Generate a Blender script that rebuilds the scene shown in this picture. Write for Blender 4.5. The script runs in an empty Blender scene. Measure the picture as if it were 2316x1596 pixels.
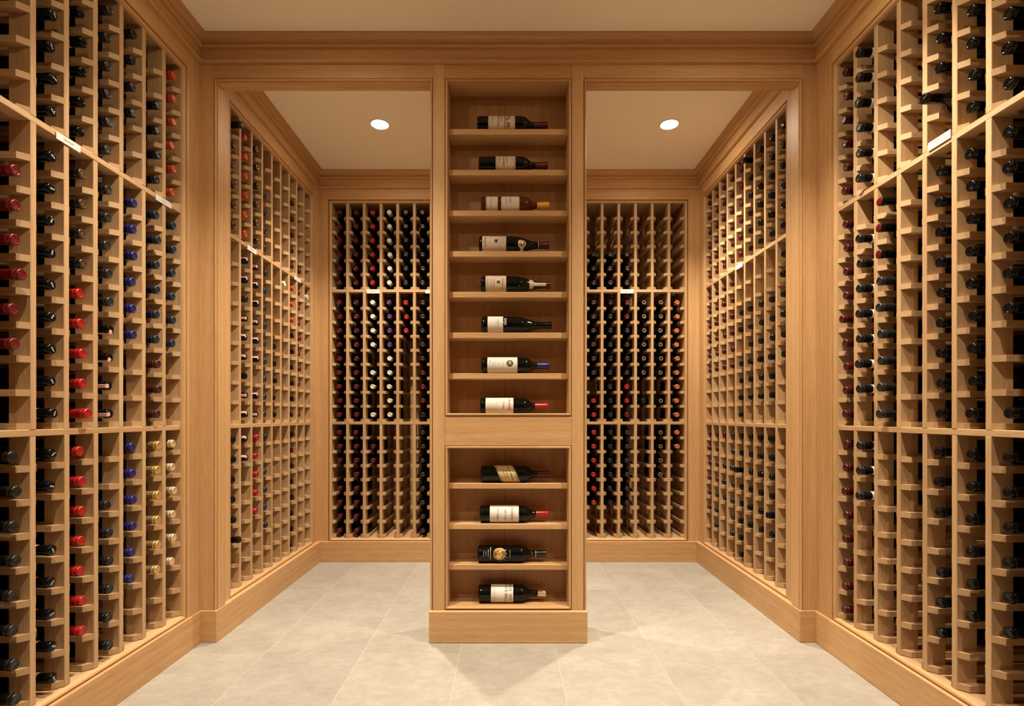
import bpy, bmesh, math, random
from mathutils import Vector, Matrix
random.seed(11)
S = bpy.context.scene
COL = S.collection
R = math.radians

# ------------------------------------------------------------------ camera
F, VX, VY, EYE = 1180.0, 1149.5, 940.0, 0.993      # focal length in px, vanishing point, eye height
cd = bpy.data.cameras.new('camera'); cam = bpy.data.objects.new('camera', cd); COL.objects.link(cam)
cd.sensor_width = 36; cd.lens = 36 * F / 2316
cd.shift_x = (1158 - VX) / 2316; cd.shift_y = (VY - 798) / 2316
cd.clip_start = 0.02
cam.location = (0, 0, EYE); cam.rotation_euler = (R(90), 0, 0)
S.camera = cam
# ------------------------------------------------------------------ world, exposure
w = bpy.data.worlds.new('world'); S.world = w; w.use_nodes = True
w.node_tree.nodes['Background'].inputs[0].default_value = (0.01, 0.007, 0.004, 1)
w.node_tree.nodes['Background'].inputs[1].default_value = 0.2
S.view_settings.view_transform = 'Standard'; S.view_settings.look = 'None'
S.view_settings.gamma = 1; S.view_settings.use_curve_mapping = False
S.view_settings.exposure = 0.15
LIGHT_COL = (1.0, 0.91, 0.76)
LIGHT_W = dict(beam=218.0, spill=3.0)
CEIL = 2.65
# recessed downlights: two columns, rows front to back
DOWNLIGHTS = [(-0.73, 2.966), (0.916, 2.966), (-0.73, 1.68), (0.916, 1.68), (-0.73, 0.80), (0.916, 0.80)]
LIGHT_DIM = [1.0, 1.0, 1.0, 1.0, 0.42, 0.42]

# ------------------------------------------------------------------ materials
def newmat(name):
    m = bpy.data.materials.new(name); m.use_nodes = True
    return m, m.node_tree.nodes, m.node_tree.links, m.node_tree.nodes['Principled BSDF']
def plain(name, col, rough=0.5, metal=0.0, spec=0.5, coat=0.0):
    m, N, L, b = newmat(name)
    b.inputs['Base Color'].default_value = (*col, 1); b.inputs['Roughness'].default_value = rough
    b.inputs['Metallic'].default_value = metal; b.inputs['Specular IOR Level'].default_value = spec
    b.inputs['Coat Weight'].default_value = coat; b.inputs['Coat Roughness'].default_value = 0.05
    return m
def wood(name, axis, dark=(0.425, 0.218, 0.080), light=(0.62, 0.372, 0.168), rough=0.48, contrast=1.0):
    m, N, L, b = newmat(name)
    tc = N.new('ShaderNodeTexCoord'); oi = N.new('ShaderNodeObjectInfo')
    rnd = N.new('ShaderNodeVectorMath'); rnd.operation = 'SCALE'
    L.new(oi.outputs['Random'], rnd.inputs['Scale']); rnd.inputs[0].default_value = (17.3, 31.1, 23.7)
    add = N.new('ShaderNodeVectorMath'); add.operation = 'ADD'
    L.new(tc.outputs['Object'], add.inputs[0]); L.new(rnd.outputs[0], add.inputs[1])
    def mapped(along, across):
        mp = N.new('ShaderNodeMapping'); s = [across] * 3; s['XYZ'.index(axis)] = along
        mp.inputs['Scale'].default_value = s; L.new(add.outputs[0], mp.inputs['Vector']); return mp
    n1 = N.new('ShaderNodeTexNoise'); n1.inputs['Scale'].default_value = 1.0; n1.inputs['Detail'].default_value = 4
    n1.inputs['Distortion'].default_value = 0.5
    L.new(mapped(1.4, 26).outputs[0], n1.inputs['Vector'])
    n2 = N.new('ShaderNodeTexNoise'); n2.inputs['Scale'].default_value = 1.0; n2.inputs['Detail'].default_value = 3
    L.new(mapped(13, 300).outputs[0], n2.inputs['Vector'])
    wv = N.new('ShaderNodeTexWave'); wv.wave_type = 'RINGS'; wv.rings_direction = axis
    wv.inputs['Scale'].default_value = 1.0; wv.inputs['Distortion'].default_value = 6.0
    wv.inputs['Detail'].default_value = 2.0; wv.inputs['Detail Scale'].default_value = 0.8
    L.new(mapped(0.9, 13).outputs[0], wv.inputs['Vector'])
    def math_(op, a, c):
        q = N.new('ShaderNodeMath'); q.operation = op
        for i, v in enumerate((a, c)):
            if isinstance(v, (int, float)): q.inputs[i].default_value = v
            else: L.new(v, q.inputs[i])
        return q.outputs[0]
    a = math_('MULTIPLY', n1.outputs[0], 0.34)
    c = math_('MULTIPLY', n2.outputs[0], 0.60)
    e = math_('MULTIPLY', wv.outputs['Fac'], 0.08)
    t = math_('ADD', math_('ADD', a, c), e)
    r1 = math_('MULTIPLY', math_('SUBTRACT', oi.outputs['Random'], 0.5), 0.18)
    t = math_('ADD', t, r1)
    rp = N.new('ShaderNodeValToRGB')
    rp.color_ramp.elements[0].position = 0.5 - 0.26 / contrast; rp.color_ramp.elements[0].color = (*dark, 1)
    rp.color_ramp.elements[1].position = 0.5 + 0.22 / contrast; rp.color_ramp.elements[1].color = (*light, 1)
    L.new(t, rp.inputs[0]); L.new(rp.outputs[0], b.inputs['Base Color'])
    b.inputs['Roughness'].default_value = rough; b.inputs['Specular IOR Level'].default_value = 0.42
    bm_ = N.new('ShaderNodeBump'); bm_.inputs['Strength'].default_value = 0.12; bm_.inputs['Distance'].default_value = 0.002
    L.new(n2.outputs[0], bm_.inputs['Height']); L.new(bm_.outputs[0], b.inputs['Normal'])
    return m
WX, WY, WZ = wood('oak_x', 'X'), wood('oak_y', 'Y'), wood('oak_z', 'Z')
RX, RY, RZ = [wood('rack_oak_' + a, a.upper(), (0.365, 0.198, 0.084), (0.560, 0.362, 0.186), 0.5) for a in 'xyz']
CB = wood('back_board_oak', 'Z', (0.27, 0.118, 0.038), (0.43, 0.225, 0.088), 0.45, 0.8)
def stone():
    m, N, L, b = newmat('limestone')
    tc = N.new('ShaderNodeTexCoord'); oi = N.new('ShaderNodeObjectInfo')
    rnd = N.new('ShaderNodeVectorMath'); rnd.operation = 'SCALE'; rnd.inputs[0].default_value = (9.1, 5.3, 3.0)
    L.new(oi.outputs['Random'], rnd.inputs['Scale'])
    add = N.new('ShaderNodeVectorMath'); L.new(tc.outputs['Object'], add.inputs[0]); L.new(rnd.outputs[0], add.inputs[1])
    n = N.new('ShaderNodeTexNoise'); n.inputs['Scale'].default_value = 4.5; n.inputs['Detail'].default_value = 12
    n.inputs['Distortion'].default_value = 0.15; n.inputs['Roughness'].default_value = 0.72
    L.new(add.outputs[0], n.inputs['Vector'])
    nf = N.new('ShaderNodeTexNoise'); nf.inputs['Scale'].default_value = 38; nf.inputs['Detail'].default_value = 6; nf.inputs['Roughness'].default_value = 0.7
    mpf = N.new('ShaderNodeMapping'); mpf.inputs['Scale'].default_value = (0.6, 1.0, 1.0); L.new(add.outputs[0], mpf.inputs['Vector']); L.new(mpf.outputs[0], nf.inputs['Vector'])
    mxn = N.new('ShaderNodeMath'); mxn.operation = 'MULTIPLY_ADD'; mxn.inputs[1].default_value = 0.42; L.new(nf.outputs[0], mxn.inputs[0])
    scn = N.new('ShaderNodeMath'); scn.operation = 'MULTIPLY'; scn.inputs[1].default_value = 0.58; L.new(n.outputs[0], scn.inputs[0]); L.new(scn.outputs[0], mxn.inputs[2])
    rp = N.new('ShaderNodeValToRGB')
    e = rp.color_ramp.elements
    e[0].position = 0.37; e[0].color = (0.282, 0.242, 0.193, 1); e[1].position = 0.64; e[1].color = (0.385, 0.346, 0.291, 1)
    x = e.new(0.5); x.color = (0.330, 0.289, 0.236, 1)
    L.new(mxn.outputs[0], rp.inputs[0])
    hs = N.new('ShaderNodeHueSaturation'); L.new(rp.outputs[0], hs.inputs['Color'])
    mr = N.new('ShaderNodeMapRange'); mr.inputs[3].default_value = 0.94; mr.inputs[4].default_value = 1.05
    L.new(oi.outputs['Random'], mr.inputs[0]); L.new(mr.outputs[0], hs.inputs['Value'])
    L.new(hs.outputs[0], b.inputs['Base Color']); b.inputs['Roughness'].default_value = 0.5
    n2 = N.new('ShaderNodeTexNoise'); n2.inputs['Scale'].default_value = 60; n2.inputs['Detail'].default_value = 4
    L.new(add.outputs[0], n2.inputs['Vector'])
    bp = N.new('ShaderNodeBump'); bp.inputs['Strength'].default_value = 0.08; bp.inputs['Distance'].default_value = 0.002
    L.new(n2.outputs[0], bp.inputs['Height']); L.new(bp.outputs[0], b.inputs['Normal'])
    return m
STONE = stone()
GROUT = plain('grout', (0.425, 0.378, 0.315), 0.8)
def plaster():
    m, N, L, b = newmat('ceiling_paint')
    n = N.new('ShaderNodeTexNoise'); n.inputs['Scale'].default_value = 2.0
    rp = N.new('ShaderNodeValToRGB')
    rp.color_ramp.elements[0].color = (0.90, 0.80, 0.63, 1); rp.color_ramp.elements[1].color = (0.92, 0.82, 0.65, 1)
    L.new(n.outputs[0], rp.inputs[0]); L.new(rp.outputs[0], b.inputs['Base Color']); b.inputs['Roughness'].default_value = 0.85
    return m
PAINT = plaster()
def glass(name, col, rough=0.035):
    m, N, L, b = newmat(name)
    b.inputs['Base Color'].default_value = (*col, 1); b.inputs['Roughness'].default_value = rough
    b.inputs['Specular IOR Level'].default_value = 0.28
    return m
GLASS = glass('dark_bottle_glass', (0.003, 0.0032, 0.002))
GREEN = glass('green_bottle_glass', (0.006, 0.016, 0.008))
AMBER = glass('amber_wine_glass', (0.085, 0.016, 0.005))
def foil(name, col, rough=0.32, metal=0.0, coat=0.0, bump=0.5, spec=0.45):
    m, N, L, b = newmat(name)
    b.inputs['Specular IOR Level'].default_value = spec
    b.inputs['Base Color'].default_value = (*col, 1); b.inputs['Roughness'].default_value = rough
    b.inputs['Metallic'].default_value = metal; b.inputs['Coat Weight'].default_value = coat
    b.inputs['Coat Roughness'].default_value = 0.04
    tc = N.new('ShaderNodeTexCoord'); n = N.new('ShaderNodeTexNoise'); n.inputs['Scale'].default_value = 260
    L.new(tc.outputs['Object'], n.inputs['Vector'])
    bp = N.new('ShaderNodeBump'); bp.inputs['Strength'].default_value = bump; bp.inputs['Distance'].default_value = 0.0008
    L.new(n.outputs[0], bp.inputs['Height']); L.new(bp.outputs[0], b.inputs['Normal'])
    return m
CAPM = {
    'black_gloss': foil('black_wax', (0.0025, 0.0025, 0.0025), 0.07, 0, 0.0, 0.2, 0.26),
    'black_matte': foil('black_foil', (0.008, 0.0075, 0.007), 0.27),
    'grey': foil('grey_black_foil', (0.016, 0.015, 0.014), 0.30),
    'red': foil('red_foil', (0.31, 0.010, 0.008), 0.26),
    'dark_red': foil('dark_red_foil', (0.105, 0.0055, 0.006), 0.25),
    'wine_red': foil('wine_red_foil', (0.058, 0.004, 0.004), 0.25),
    'orange': foil('orange_red_foil', (0.46, 0.060, 0.016), 0.32),
    'blue': foil('blue_foil', (0.013, 0.014, 0.105), 0.27),
    'teal': foil('teal_blue_foil', (0.010, 0.017, 0.029), 0.30),
    'brown': foil('red_brown_foil', (0.050, 0.012, 0.010), 0.28),
    'gold': foil('gold_foil', (0.72, 0.47, 0.17), 0.28, 0.7),
    'champagne': foil('champagne_foil', (0.80, 0.60, 0.36), 0.30, 0.6),
    'cream': foil('cream_foil', (0.64, 0.58, 0.42), 0.40),
    'purple': foil('purple_foil', (0.085, 0.024, 0.115), 0.28),
    'rosy': foil('rosy_foil', (0.17, 0.075, 0.062), 0.30, 0.3),
    'copper': foil('copper_foil', (0.55, 0.17, 0.06), 0.30, 0.3),
    'yellow': foil('yellow_foil', (0.78, 0.46, 0.03), 0.35),
    'steel': foil('pale_metal_foil', (0.72, 0.58, 0.40), 0.25, 0.8),
}
PAPER = plain('label_paper', (0.62, 0.50, 0.36), 0.6)
PAPERW = plain('white_paper', (0.68, 0.62, 0.53), 0.6)
PAPERT = plain('tan_paper', (0.58, 0.41, 0.18), 0.6)
CARD = plain('white_card', (0.66, 0.62, 0.56), 0.55)
INK = plain('black_ink', (0.03, 0.024, 0.02), 0.6)
INKG = plain('grey_ink', (0.18, 0.15, 0.12), 0.6)
INKR = plain('red_ink', (0.42, 0.05, 0.03), 0.6)
INKB = plain('brown_ink', (0.22, 0.13, 0.06), 0.6)
WHITE = plain('white_ink', (0.85, 0.82, 0.78), 0.5)
PINK = plain('pink_paper', (0.62, 0.33, 0.28), 0.6)
GOLD = plain('gold_leaf', (0.80, 0.50, 0.16), 0.28, 0.6)
GOLDD = plain('dark_gold_leaf', (0.34, 0.18, 0.05), 0.3, 0.6)
TEALI = plain('teal_ink', (0.05, 0.16, 0.17), 0.6)
ORANGEI = plain('orange_ink', (0.75, 0.26, 0.05), 0.6)
BRASS = plain('nail_metal', (0.10, 0.07, 0.05), 0.5, 0.5)
RING = plain('light_trim_white', (0.85, 0.82, 0.76), 0.45)
LENS = newmat('lamp_lens'); 
LENS[3].inputs['Emission Color'].default_value = (1.0, 0.86, 0.62, 1); LENS[3].inputs['Emission Strength'].default_value = 150.0
LENS = LENS[0]

# ------------------------------------------------------------------ mesh helpers
class MB:
    def __init__(s): s.v, s.f, s.m, s.sm = [], [], [], []
    def face(s, idx, mat=0, smooth=False): s.f.append(tuple(idx)); s.m.append(mat); s.sm.append(smooth)
    def box(s, x0, x1, y0, y1, z0, z1, mat=0):
        x0, x1 = min(x0, x1), max(x0, x1); y0, y1 = min(y0, y1), max(y0, y1); z0, z1 = min(z0, z1), max(z0, z1)
        b = len(s.v)
        s.v += [(x, y, z) for z in (z0, z1) for y in (y0, y1) for x in (x0, x1)]
        for q in ((0, 2, 3, 1), (4, 5, 7, 6), (0, 1, 5, 4), (2, 6, 7, 3), (0, 4, 6, 2), (1, 3, 7, 5)):
            s.face([b + i for i in q], mat)
        return s
    def cbox(s, x0, x1, y0, y1, z0, z1, c=0.0015, mat=0):     # box with small chamfers
        x0, x1 = min(x0, x1), max(x0, x1); y0, y1 = min(y0, y1), max(y0, y1); z0, z1 = min(z0, z1), max(z0, z1)
        bm = bmesh.new(); bmesh.ops.create_cube(bm, size=1)
        for v in bm.verts:
            v.co = ((x0 + x1) / 2 + v.co.x * (x1 - x0), (y0 + y1) / 2 + v.co.y * (y1 - y0), (z0 + z1) / 2 + v.co.z * (z1 - z0))
        bmesh.ops.bevel(bm, geom=bm.edges[:], offset=c, segments=1, affect='EDGES')
        s.bm(bm, mat); return s
    def bm(s, bm, mat=0):
        b = len(s.v); bm.verts.index_update()
        s.v += [tuple(v.co) for v in bm.verts]
        for f in bm.faces: s.face([b + v.index for v in f.verts], mat)
        bm.free()
    def prism(s, pts, a0, a1, put, mat=0):                     # pts: 2D outline; put(p, a) -> 3D
        n = len(pts); b = len(s.v)
        s.v += [put(p, a0) for p in pts] + [put(p, a1) for p in pts]
        for i in range(n):
            j = (i + 1) % n; s.face((b + i, b + j, b + n + j, b + n + i), mat)
        s.face([b + i for i in range(n)][::-1], mat); s.face([b + n + i for i in range(n)], mat)
        return s
    def lathe(s, prof, seg=24, mat=0, M=None, smooth=True):    # prof: (r, z) around local Z
        b = len(s.v)
        for r, z in prof:
            for k in range(seg):
                a = 2 * math.pi * k / seg
                p = Vector((r * math.cos(a), r * math.sin(a), z)); s.v.append(tuple(M @ p if M else p))
        for i in range(len(prof) - 1):
            for k in range(seg):
                k2 = (k + 1) % seg
                s.face((b + i * seg + k, b + i * seg + k2, b + (i + 1) * seg + k2, b + (i + 1) * seg + k), mat, smooth)
        return s
    def frame(s, u0, u1, h0, h1, prof, put, mat=0, bottom=True, only=None):   # mitred frame; prof: (inset, depth)
        b = len(s.v); n = len(prof)
        for (i_, d) in prof:
            for (u, h) in ((u0 + i_, h0 + (i_ if bottom else 0)), (u1 - i_, h0 + (i_ if bottom else 0)), (u1 - i_, h1 - i_), (u0 + i_, h1 - i_)):
                s.v.append(put(u, d, h))
        sides = only if only is not None else ((0, 1, 2, 3) if bottom else (1, 2, 3))
        for k in range(n):
            k2 = (k + 1) % n
            for c in sides:
                c2 = (c + 1) % 4
                s.face((b + k * 4 + c, b + k * 4 + c2, b + k2 * 4 + c2, b + k2 * 4 + c), mat)
        return s
    def build(s, name, mats, parent=None, recentre=True, normals=True):
        if not isinstance(mats, (list, tuple)): mats = [mats]
        me = bpy.data.meshes.new(name)
        c = Vector((0, 0, 0))
        if recentre:
            xs, ys, zs = zip(*s.v); c = Vector(((min(xs) + max(xs)) / 2, (min(ys) + max(ys)) / 2, min(zs)))
        me.from_pydata([tuple(Vector(v) - c) for v in s.v], [], s.f)
        me.polygons.foreach_set('material_index', s.m); me.polygons.foreach_set('use_smooth', s.sm)
        for m in mats: me.materials.append(m)
        if normals:
            bm = bmesh.new(); bm.from_mesh(me); bmesh.ops.recalc_face_normals(bm, faces=bm.faces[:]); bm.to_mesh(me); bm.free()
        me.update()
        o = bpy.data.objects.new(name, me); COL.objects.link(o)
        o.location = c
        if parent is not None:
            o.parent = parent
            if recentre: o.location = c - parent.location
        return o
def obj(name, me, loc, parent=None):
    o = bpy.data.objects.new(name, me); COL.objects.link(o); o.location = loc
    if parent is not None: o.parent = parent; o.location = Vector(loc) - parent.location
    return o
def tag(o, label=None, cat=None, group=None, kind=None):
    if label: o['label'] = label
    if cat: o['category'] = cat
    if group: o['group'] = group
    if kind: o['kind'] = kind
    return o
def empty(name, loc, rot=(0, 0, 0)):
    o = bpy.data.objects.new(name, None); COL.objects.link(o); o.location = loc; o.rotation_euler = rot
    o.empty_display_size = 0.05
    return o
def struct(mb, name, mats, parent=None, label=None):
    o = mb.build(name, mats, parent)
    if parent is None: tag(o, label, kind='structure')
    return o

# ------------------------------------------------------------------ lettering: all texts converted to outlines in one go
TEXTS = {}
def want(*specs):
    tmp = []
    for body, shear in specs:
        if (body, shear) in TEXTS: continue
        c = bpy.data.curves.new('lettering', 'FONT'); c.body = body; c.shear = shear; c.resolution_u = 2
        c.align_x = 'CENTER'; c.align_y = 'CENTER'
        o = bpy.data.objects.new('lettering', c); COL.objects.link(o); tmp.append((body, shear, o, c))
    dg = bpy.context.evaluated_depsgraph_get(); dg.update()
    for body, shear, o, c in tmp:
        me = bpy.data.meshes.new_from_object(o.evaluated_get(dg))
        TEXTS[(body, shear)] = ([(v.co.x, v.co.y) for v in me.vertices], [tuple(p.vertices) for p in me.polygons])
        bpy.data.meshes.remove(me)
    for body, shear, o, c in tmp:
        bpy.data.objects.remove(o); bpy.data.curves.remove(c)
want(*[(t, 0.0) for t in ('PIEDMONT', 'TUSCANY', 'TEMP SENSOR', '(ON SITE IN WATERS)', 'BURGUNDY', 'RHONE', 'BORDEAUX', 'ITALY',
      'SPAIN', 'GAJA', 'CHATEAU', 'LYNCH CAS', 'GRAND VIN', 'PAUILLAC', 'NDE & BAC', 'SAUTERNES', 'BEAUNE', 'DOMAINE', 'RIDGE  2018', 'r', 'n',
      'MONTE BELLO', 'CABERNET SAUVIGNON', 'VINEYARD', '2015', 'ESTATE GROWN', 'R', 'e', 'c', 'k', 'd', 'o', 'CAS', 'GRAND CRU',
      'HERMITAGE', 'BARBARESCO', 'YQUEM', 'NAPA VALLEY', 'SAN GUIDO')],
     *[(t, 0.35) for t in ('Penfolds', 'Grange', 'Peter Michel', 'Les Pavots', 'Sonoma Red', 'Dominus', 'van Loby', 'Les Llanos',
      'Romanee', 'Reserve', 'Bouchard')])
def flat_text(mb, body, size, put, shear=0.0, mat=0):           # put(s, t) -> 3D
    V, Fs = TEXTS[(body, shear)]; b = len(mb.v)
    mb.v += [put(x * size, y * size) for x, y in V]
    for f in Fs: mb.face([b + i for i in f], mat)

# ------------------------------------------------------------------ setting: floor
XN, XI, YB = 1.368, 1.3125, 3.568          # rack front planes: front side walls, inner side walls, back wall
YP0, YP1 = 2.295, 2.36                     # dividing partition
FRONT = -2.6
g = MB().box(-1.75, 1.75, FRONT, 3.95, -0.06, -0.0005)
floor = struct(g, 'floor', GROUT)
xs = [-1.75, -1.424, -1.017, -0.610, -0.203, 0.203, 0.610, 1.017, 1.424, 1.75]
for i in range(len(xs) - 1):
    y = 2.179 - 0.806 * 7 + (0.403 if i % 2 == 0 else 0.0)
    while y < 3.95:
        a, c = max(y, FRONT), min(y + 0.806, 3.95)
        if c - a > 0.03:
            t = MB().cbox(xs[i] + 0.0013, xs[i + 1] - 0.0013, a + 0.0013, c - 0.0013, -0.012, 0.0, 0.0003)
            t.build('tile', STONE, floor)
        y += 0.806
struct(MB().box(-1.75, 1.75, FRONT, 3.95, CEIL, CEIL + 0.06), 'ceiling', PAINT)
struct(MB().box(-1.80, -1.74, FRONT, 3.95, 0, CEIL), 'wall_left', WZ)
struct(MB().box(1.74, 1.80, FRONT, 3.95, 0, CEIL), 'wall_right', WZ)
struct(MB().box(-1.80, 1.80, 3.93, 3.99, 0, CEIL), 'wall_back', WZ)
struct(MB().box(-1.80, 1.80, FRONT - 0.06, FRONT, 0, CEIL), 'wall_front', plain('dark_bounce_cut', (0.06, 0.035, 0.02), 0.6))  # unseen wall behind the camera, coloured dark to cut light bounced onto the racks

# ------------------------------------------------------------------ trims
BASE = 0.139
HEAD, TOPF = 2.462, 2.543                 # underside of header trim, underside of frieze
tn = [0]
def trim(mb, mat):
    tn[0] += 1
    return struct(mb, 'trim_%d' % tn[0], mat)
def put_left(X): return lambda u, d, h: (-X - d, u, h)
def put_right(X): return lambda u, d, h: (X + d, u, h)
def put_back(Y): return lambda u, d, h: (u, Y + d, h)
def put_part(Y): return lambda u, d, h: (u, Y + d, h)
BEAD = [(0.0, 0.006), (0.0, -0.007), (0.0025, -0.0115), (0.0075, -0.0135), (0.0125, -0.0115), (0.0155, -0.007), (0.0175, -0.0015), (0.0175, 0.006)]
GAP = 0.0038
def panelled(put, u0, u1, o0, o1, wv, wh, side, stile_u=True, deep=0.03):
    """face frame of one rack wall: stiles, header, bead frame; o0..o1 is the rack opening"""
    z0, z1 = BASE, HEAD
    fr = 0.018
    if o0 - fr - u0 > 0.004:
        trim(boxp(put, u0, o0 - fr - GAP, -0.014, deep, BASE - 0.002, TOPF + 0.01), wv)
    if u1 - o1 - fr > 0.004:
        trim(boxp(put, o1 + fr + GAP, u1, -0.014, deep, BASE - 0.002, TOPF + 0.01), wv)
    trim(boxp(put, o0 - fr - GAP, o1 + fr + GAP, -0.014, deep, HEAD + GAP, TOPF + 0.01), wh)
    trim(MB().frame(o0 - fr, o1 + fr, BASE + 0.0005, HEAD, BEAD, put, only=(0,)), wh)
    trim(MB().frame(o0 - fr, o1 + fr, BASE + 0.0005, HEAD, BEAD, put, only=(2,)), wh)
    trim(MB().frame(o0 - fr, o1 + fr, BASE + 0.0005, HEAD, BEAD, put, only=(1,)), wv)
    trim(MB().frame(o0 - fr, o1 + fr, BASE + 0.0005, HEAD, BEAD, put, only=(3,)), wv)
def boxp(put, u0, u1, d0, d1, h0, h1, c=0.0):
    a, b = put(u0, d0, h0), put(u1, d1, h1)
    return MB().box(a[0], b[0], a[1], b[1], a[2], b[2])
# openings (along the wall) of the six racks
NL0, NL1 = 2.074 + 0.0095 - 9 * 0.1143, 2.074 + 0.0095 + 0.0953
NR0, NR1 = NL0 - 0.0165, NL1 - 0.0165
IL0, IL1 = 2.555 - 0.0095 - 0.0953, 3.356 + 0.0095 + 0.0953
BL0, BL1 = -1.2045, -1.2045 + 9 * 0.1143 + 0.0953
BR0, BR1 = -BL1, -BL0
panelled(put_left(XN), FRONT, YP0, NL0, NL1, WZ, WY, 'left')
panelled(put_right(XN), FRONT, YP0, NR0, NR1, WZ, WY, 'right')
panelled(put_left(XI), YP1, YB - 0.012, IL0, IL1, WZ, WY, 'left')
panelled(put_right(XI), YP1, YB - 0.012, IL0, IL1, WZ, WY, 'right')
panelled(put_back(YB), -XI, -0.075, BL0, BL1, WZ, WX, 'back')
panelled(put_back(YB), 0.075, XI, BR0, BR1, WZ, WX, 'back')
trim(boxp(put_back(YB), -0.075, 0.075, -0.014, 0.03, BASE, TOPF + 0.01), WZ)
# solid wall above the racks, behind crown and frieze
for X in (XN, XI):
    y0, y1 = (FRONT, YP0 + 0.01) if X == XN else (YP1 - 0.01, YB + 0.03)
    trim(MB().box(-X - 0.03, -X + 0.014, y0, y1, TOPF, CEIL), WY); trim(MB().box(X - 0.014, X + 0.03, y0, y1, TOPF, CEIL), WY)
trim(MB().box(-XI, XI, YB - 0.014, YB + 0.03, TOPF, CEIL), WX)
# baseboards
bb = 0.010
def base(mb, side, mat): return struct(mb, 'baseboard_' + side, mat)
base(MB().cbox(-XN - 0.02, -XN + 0.014 + bb, FRONT, YP0 - bb, 0, BASE, 0.002), 'left', WY)
base(MB().cbox(XN - 0.014 - bb, XN + 0.02, FRONT, YP0 - bb, 0, BASE, 0.002), 'right', WY)
base(MB().cbox(-XI - 0.02, -1.2775, YP0 + 0.001, YB - 0.014 - bb, 0, BASE, 0.002), 'inner_left', WY)
base(MB().cbox(1.2775, XI + 0.02, YP0 + 0.001, YB - 0.014 - bb, 0, BASE, 0.002), 'inner_right', WY)
base(MB().cbox(-XI, XI, YB - 0.014 - bb, YB + 0.02, 0, BASE, 0.002), 'back', WX)
base(MB().cbox(-XN + 0.002, -1.2775, YP0 - bb, YP0 + 0.001, 0, BASE, 0.002), 'pilaster_left', WX)
base(MB().cbox(1.2775, XN - 0.002, YP0 - bb, YP0 + 0.001, 0, BASE, 0.002), 'pilaster_right', WX)
# partition: pilasters, beam over the openings, casing beads
JX = 1.2806; CX = 0.344; HJ = 2.462
for s in (-1, 1):
    trim(MB().box(s * (XN + 0.03), s * (JX + 0.0145), YP0, YP1, BASE, TOPF + 0.01), WZ)
    trim(MB().box(s * (JX + 0.0145), s * JX, YP0 + 0.008, YP1, BASE, HJ), WZ)
    trim(MB().box(s * (JX + 0.0145), s * (CX - 0.012), YP0, YP1, HJ + 0.0145, TOPF + 0.01), WX)     # header board
    trim(MB().box(s * (JX + 0.0145), s * (CX - 0.012), YP0 + 0.008, YP1, HJ, HJ + 0.0145), WX)      # head jamb
    u0, u1 = sorted((s * (JX + 0.0145), s * (CX - 0.012)))
    casing = [(0.0025, 0.012), (0.0025, -0.001), (0.005, -0.004), (0.008, -0.004), (0.0104, 0.0), (0.0104, 0.012)]
    trim(MB().frame(u0, u1, BASE, HJ + 0.0145, casing, put_part(YP0), bottom=False, only=(1,)), WZ)
    trim(MB().frame(u0, u1, BASE, HJ + 0.0145, casing, put_part(YP0), bottom=False, only=(3,)), WZ)
    trim(MB().frame(u0, u1, BASE, HJ + 0.0145, casing, put_part(YP0), bottom=False, only=(2,)), WX)
trim(MB().box(-XN - 0.03, XN + 0.03, YP0, YP1, TOPF, CEIL), WX)
# crown and frieze: profile (projection from the wall face, height)
CROWN = [(0.0, 2.540), (0.016, 2.540), (0.0185, 2.5435), (0.0175, 2.548), (0.008, 2.551), (0.007, 2.604), (0.020, 2.6045), (0.0225, 2.608), (0.021, 2.612), (0.0155, 2.6135),
         (0.0155, 2.618), (0.0175, 2.627), (0.0225, 2.635), (0.0305, 2.641), (0.041, 2.6435), (0.048, 2.644), (0.048, 2.650), (0.0, 2.650)]
def crown(path, closed, mat):
    """path: wall-face corner points, room on the left-hand side of travel"""
    n = len(path); P = [Vector(p) for p in path]
    loops = []
    for i in range(n):
        e0 = (P[i] - P[i - 1]).normalized() if (closed or i > 0) else None
        e1 = (P[(i + 1) % n] - P[i]).normalized() if (closed or i < n - 1) else None
        e0 = e0 or e1; e1 = e1 or e0
        n0, n1 = Vector((-e0.y, e0.x)), Vector((-e1.y, e1.x))
        k = (n0 + n1) / (1 + n0.dot(n1)); loops.append(k)
    segs = n if closed else n - 1
    for i in range(segs):
        j = (i + 1) % n; mb = MB(); m = len(CROWN)
        for q, kk in ((P[i], loops[i]), (P[j], loops[j])):
            for p, h in CROWN: mb.v.append((q.x + kk.x * p, q.y + kk.y * p, h))
        for a in range(m):
            c = (a + 1) % m; mb.face((a, c, m + c, m + a))
        mb.face(range(m)); mb.face(range(2 * m - 1, m - 1, -1))
        e = P[j] - P[i]
        trim(mb, WX if abs(e.x) > abs(e.y) else WY)
xn, xi = XN - 0.014, XI - 0.014
crown([(xn, FRONT), (xn, YP0), (-xn, YP0), (-xn, FRONT)], False, WX)
crown([(xi, YP1), (xi, YB - 0.014), (-xi, YB - 0.014), (-xi, YP1)], True, WX)

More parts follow.
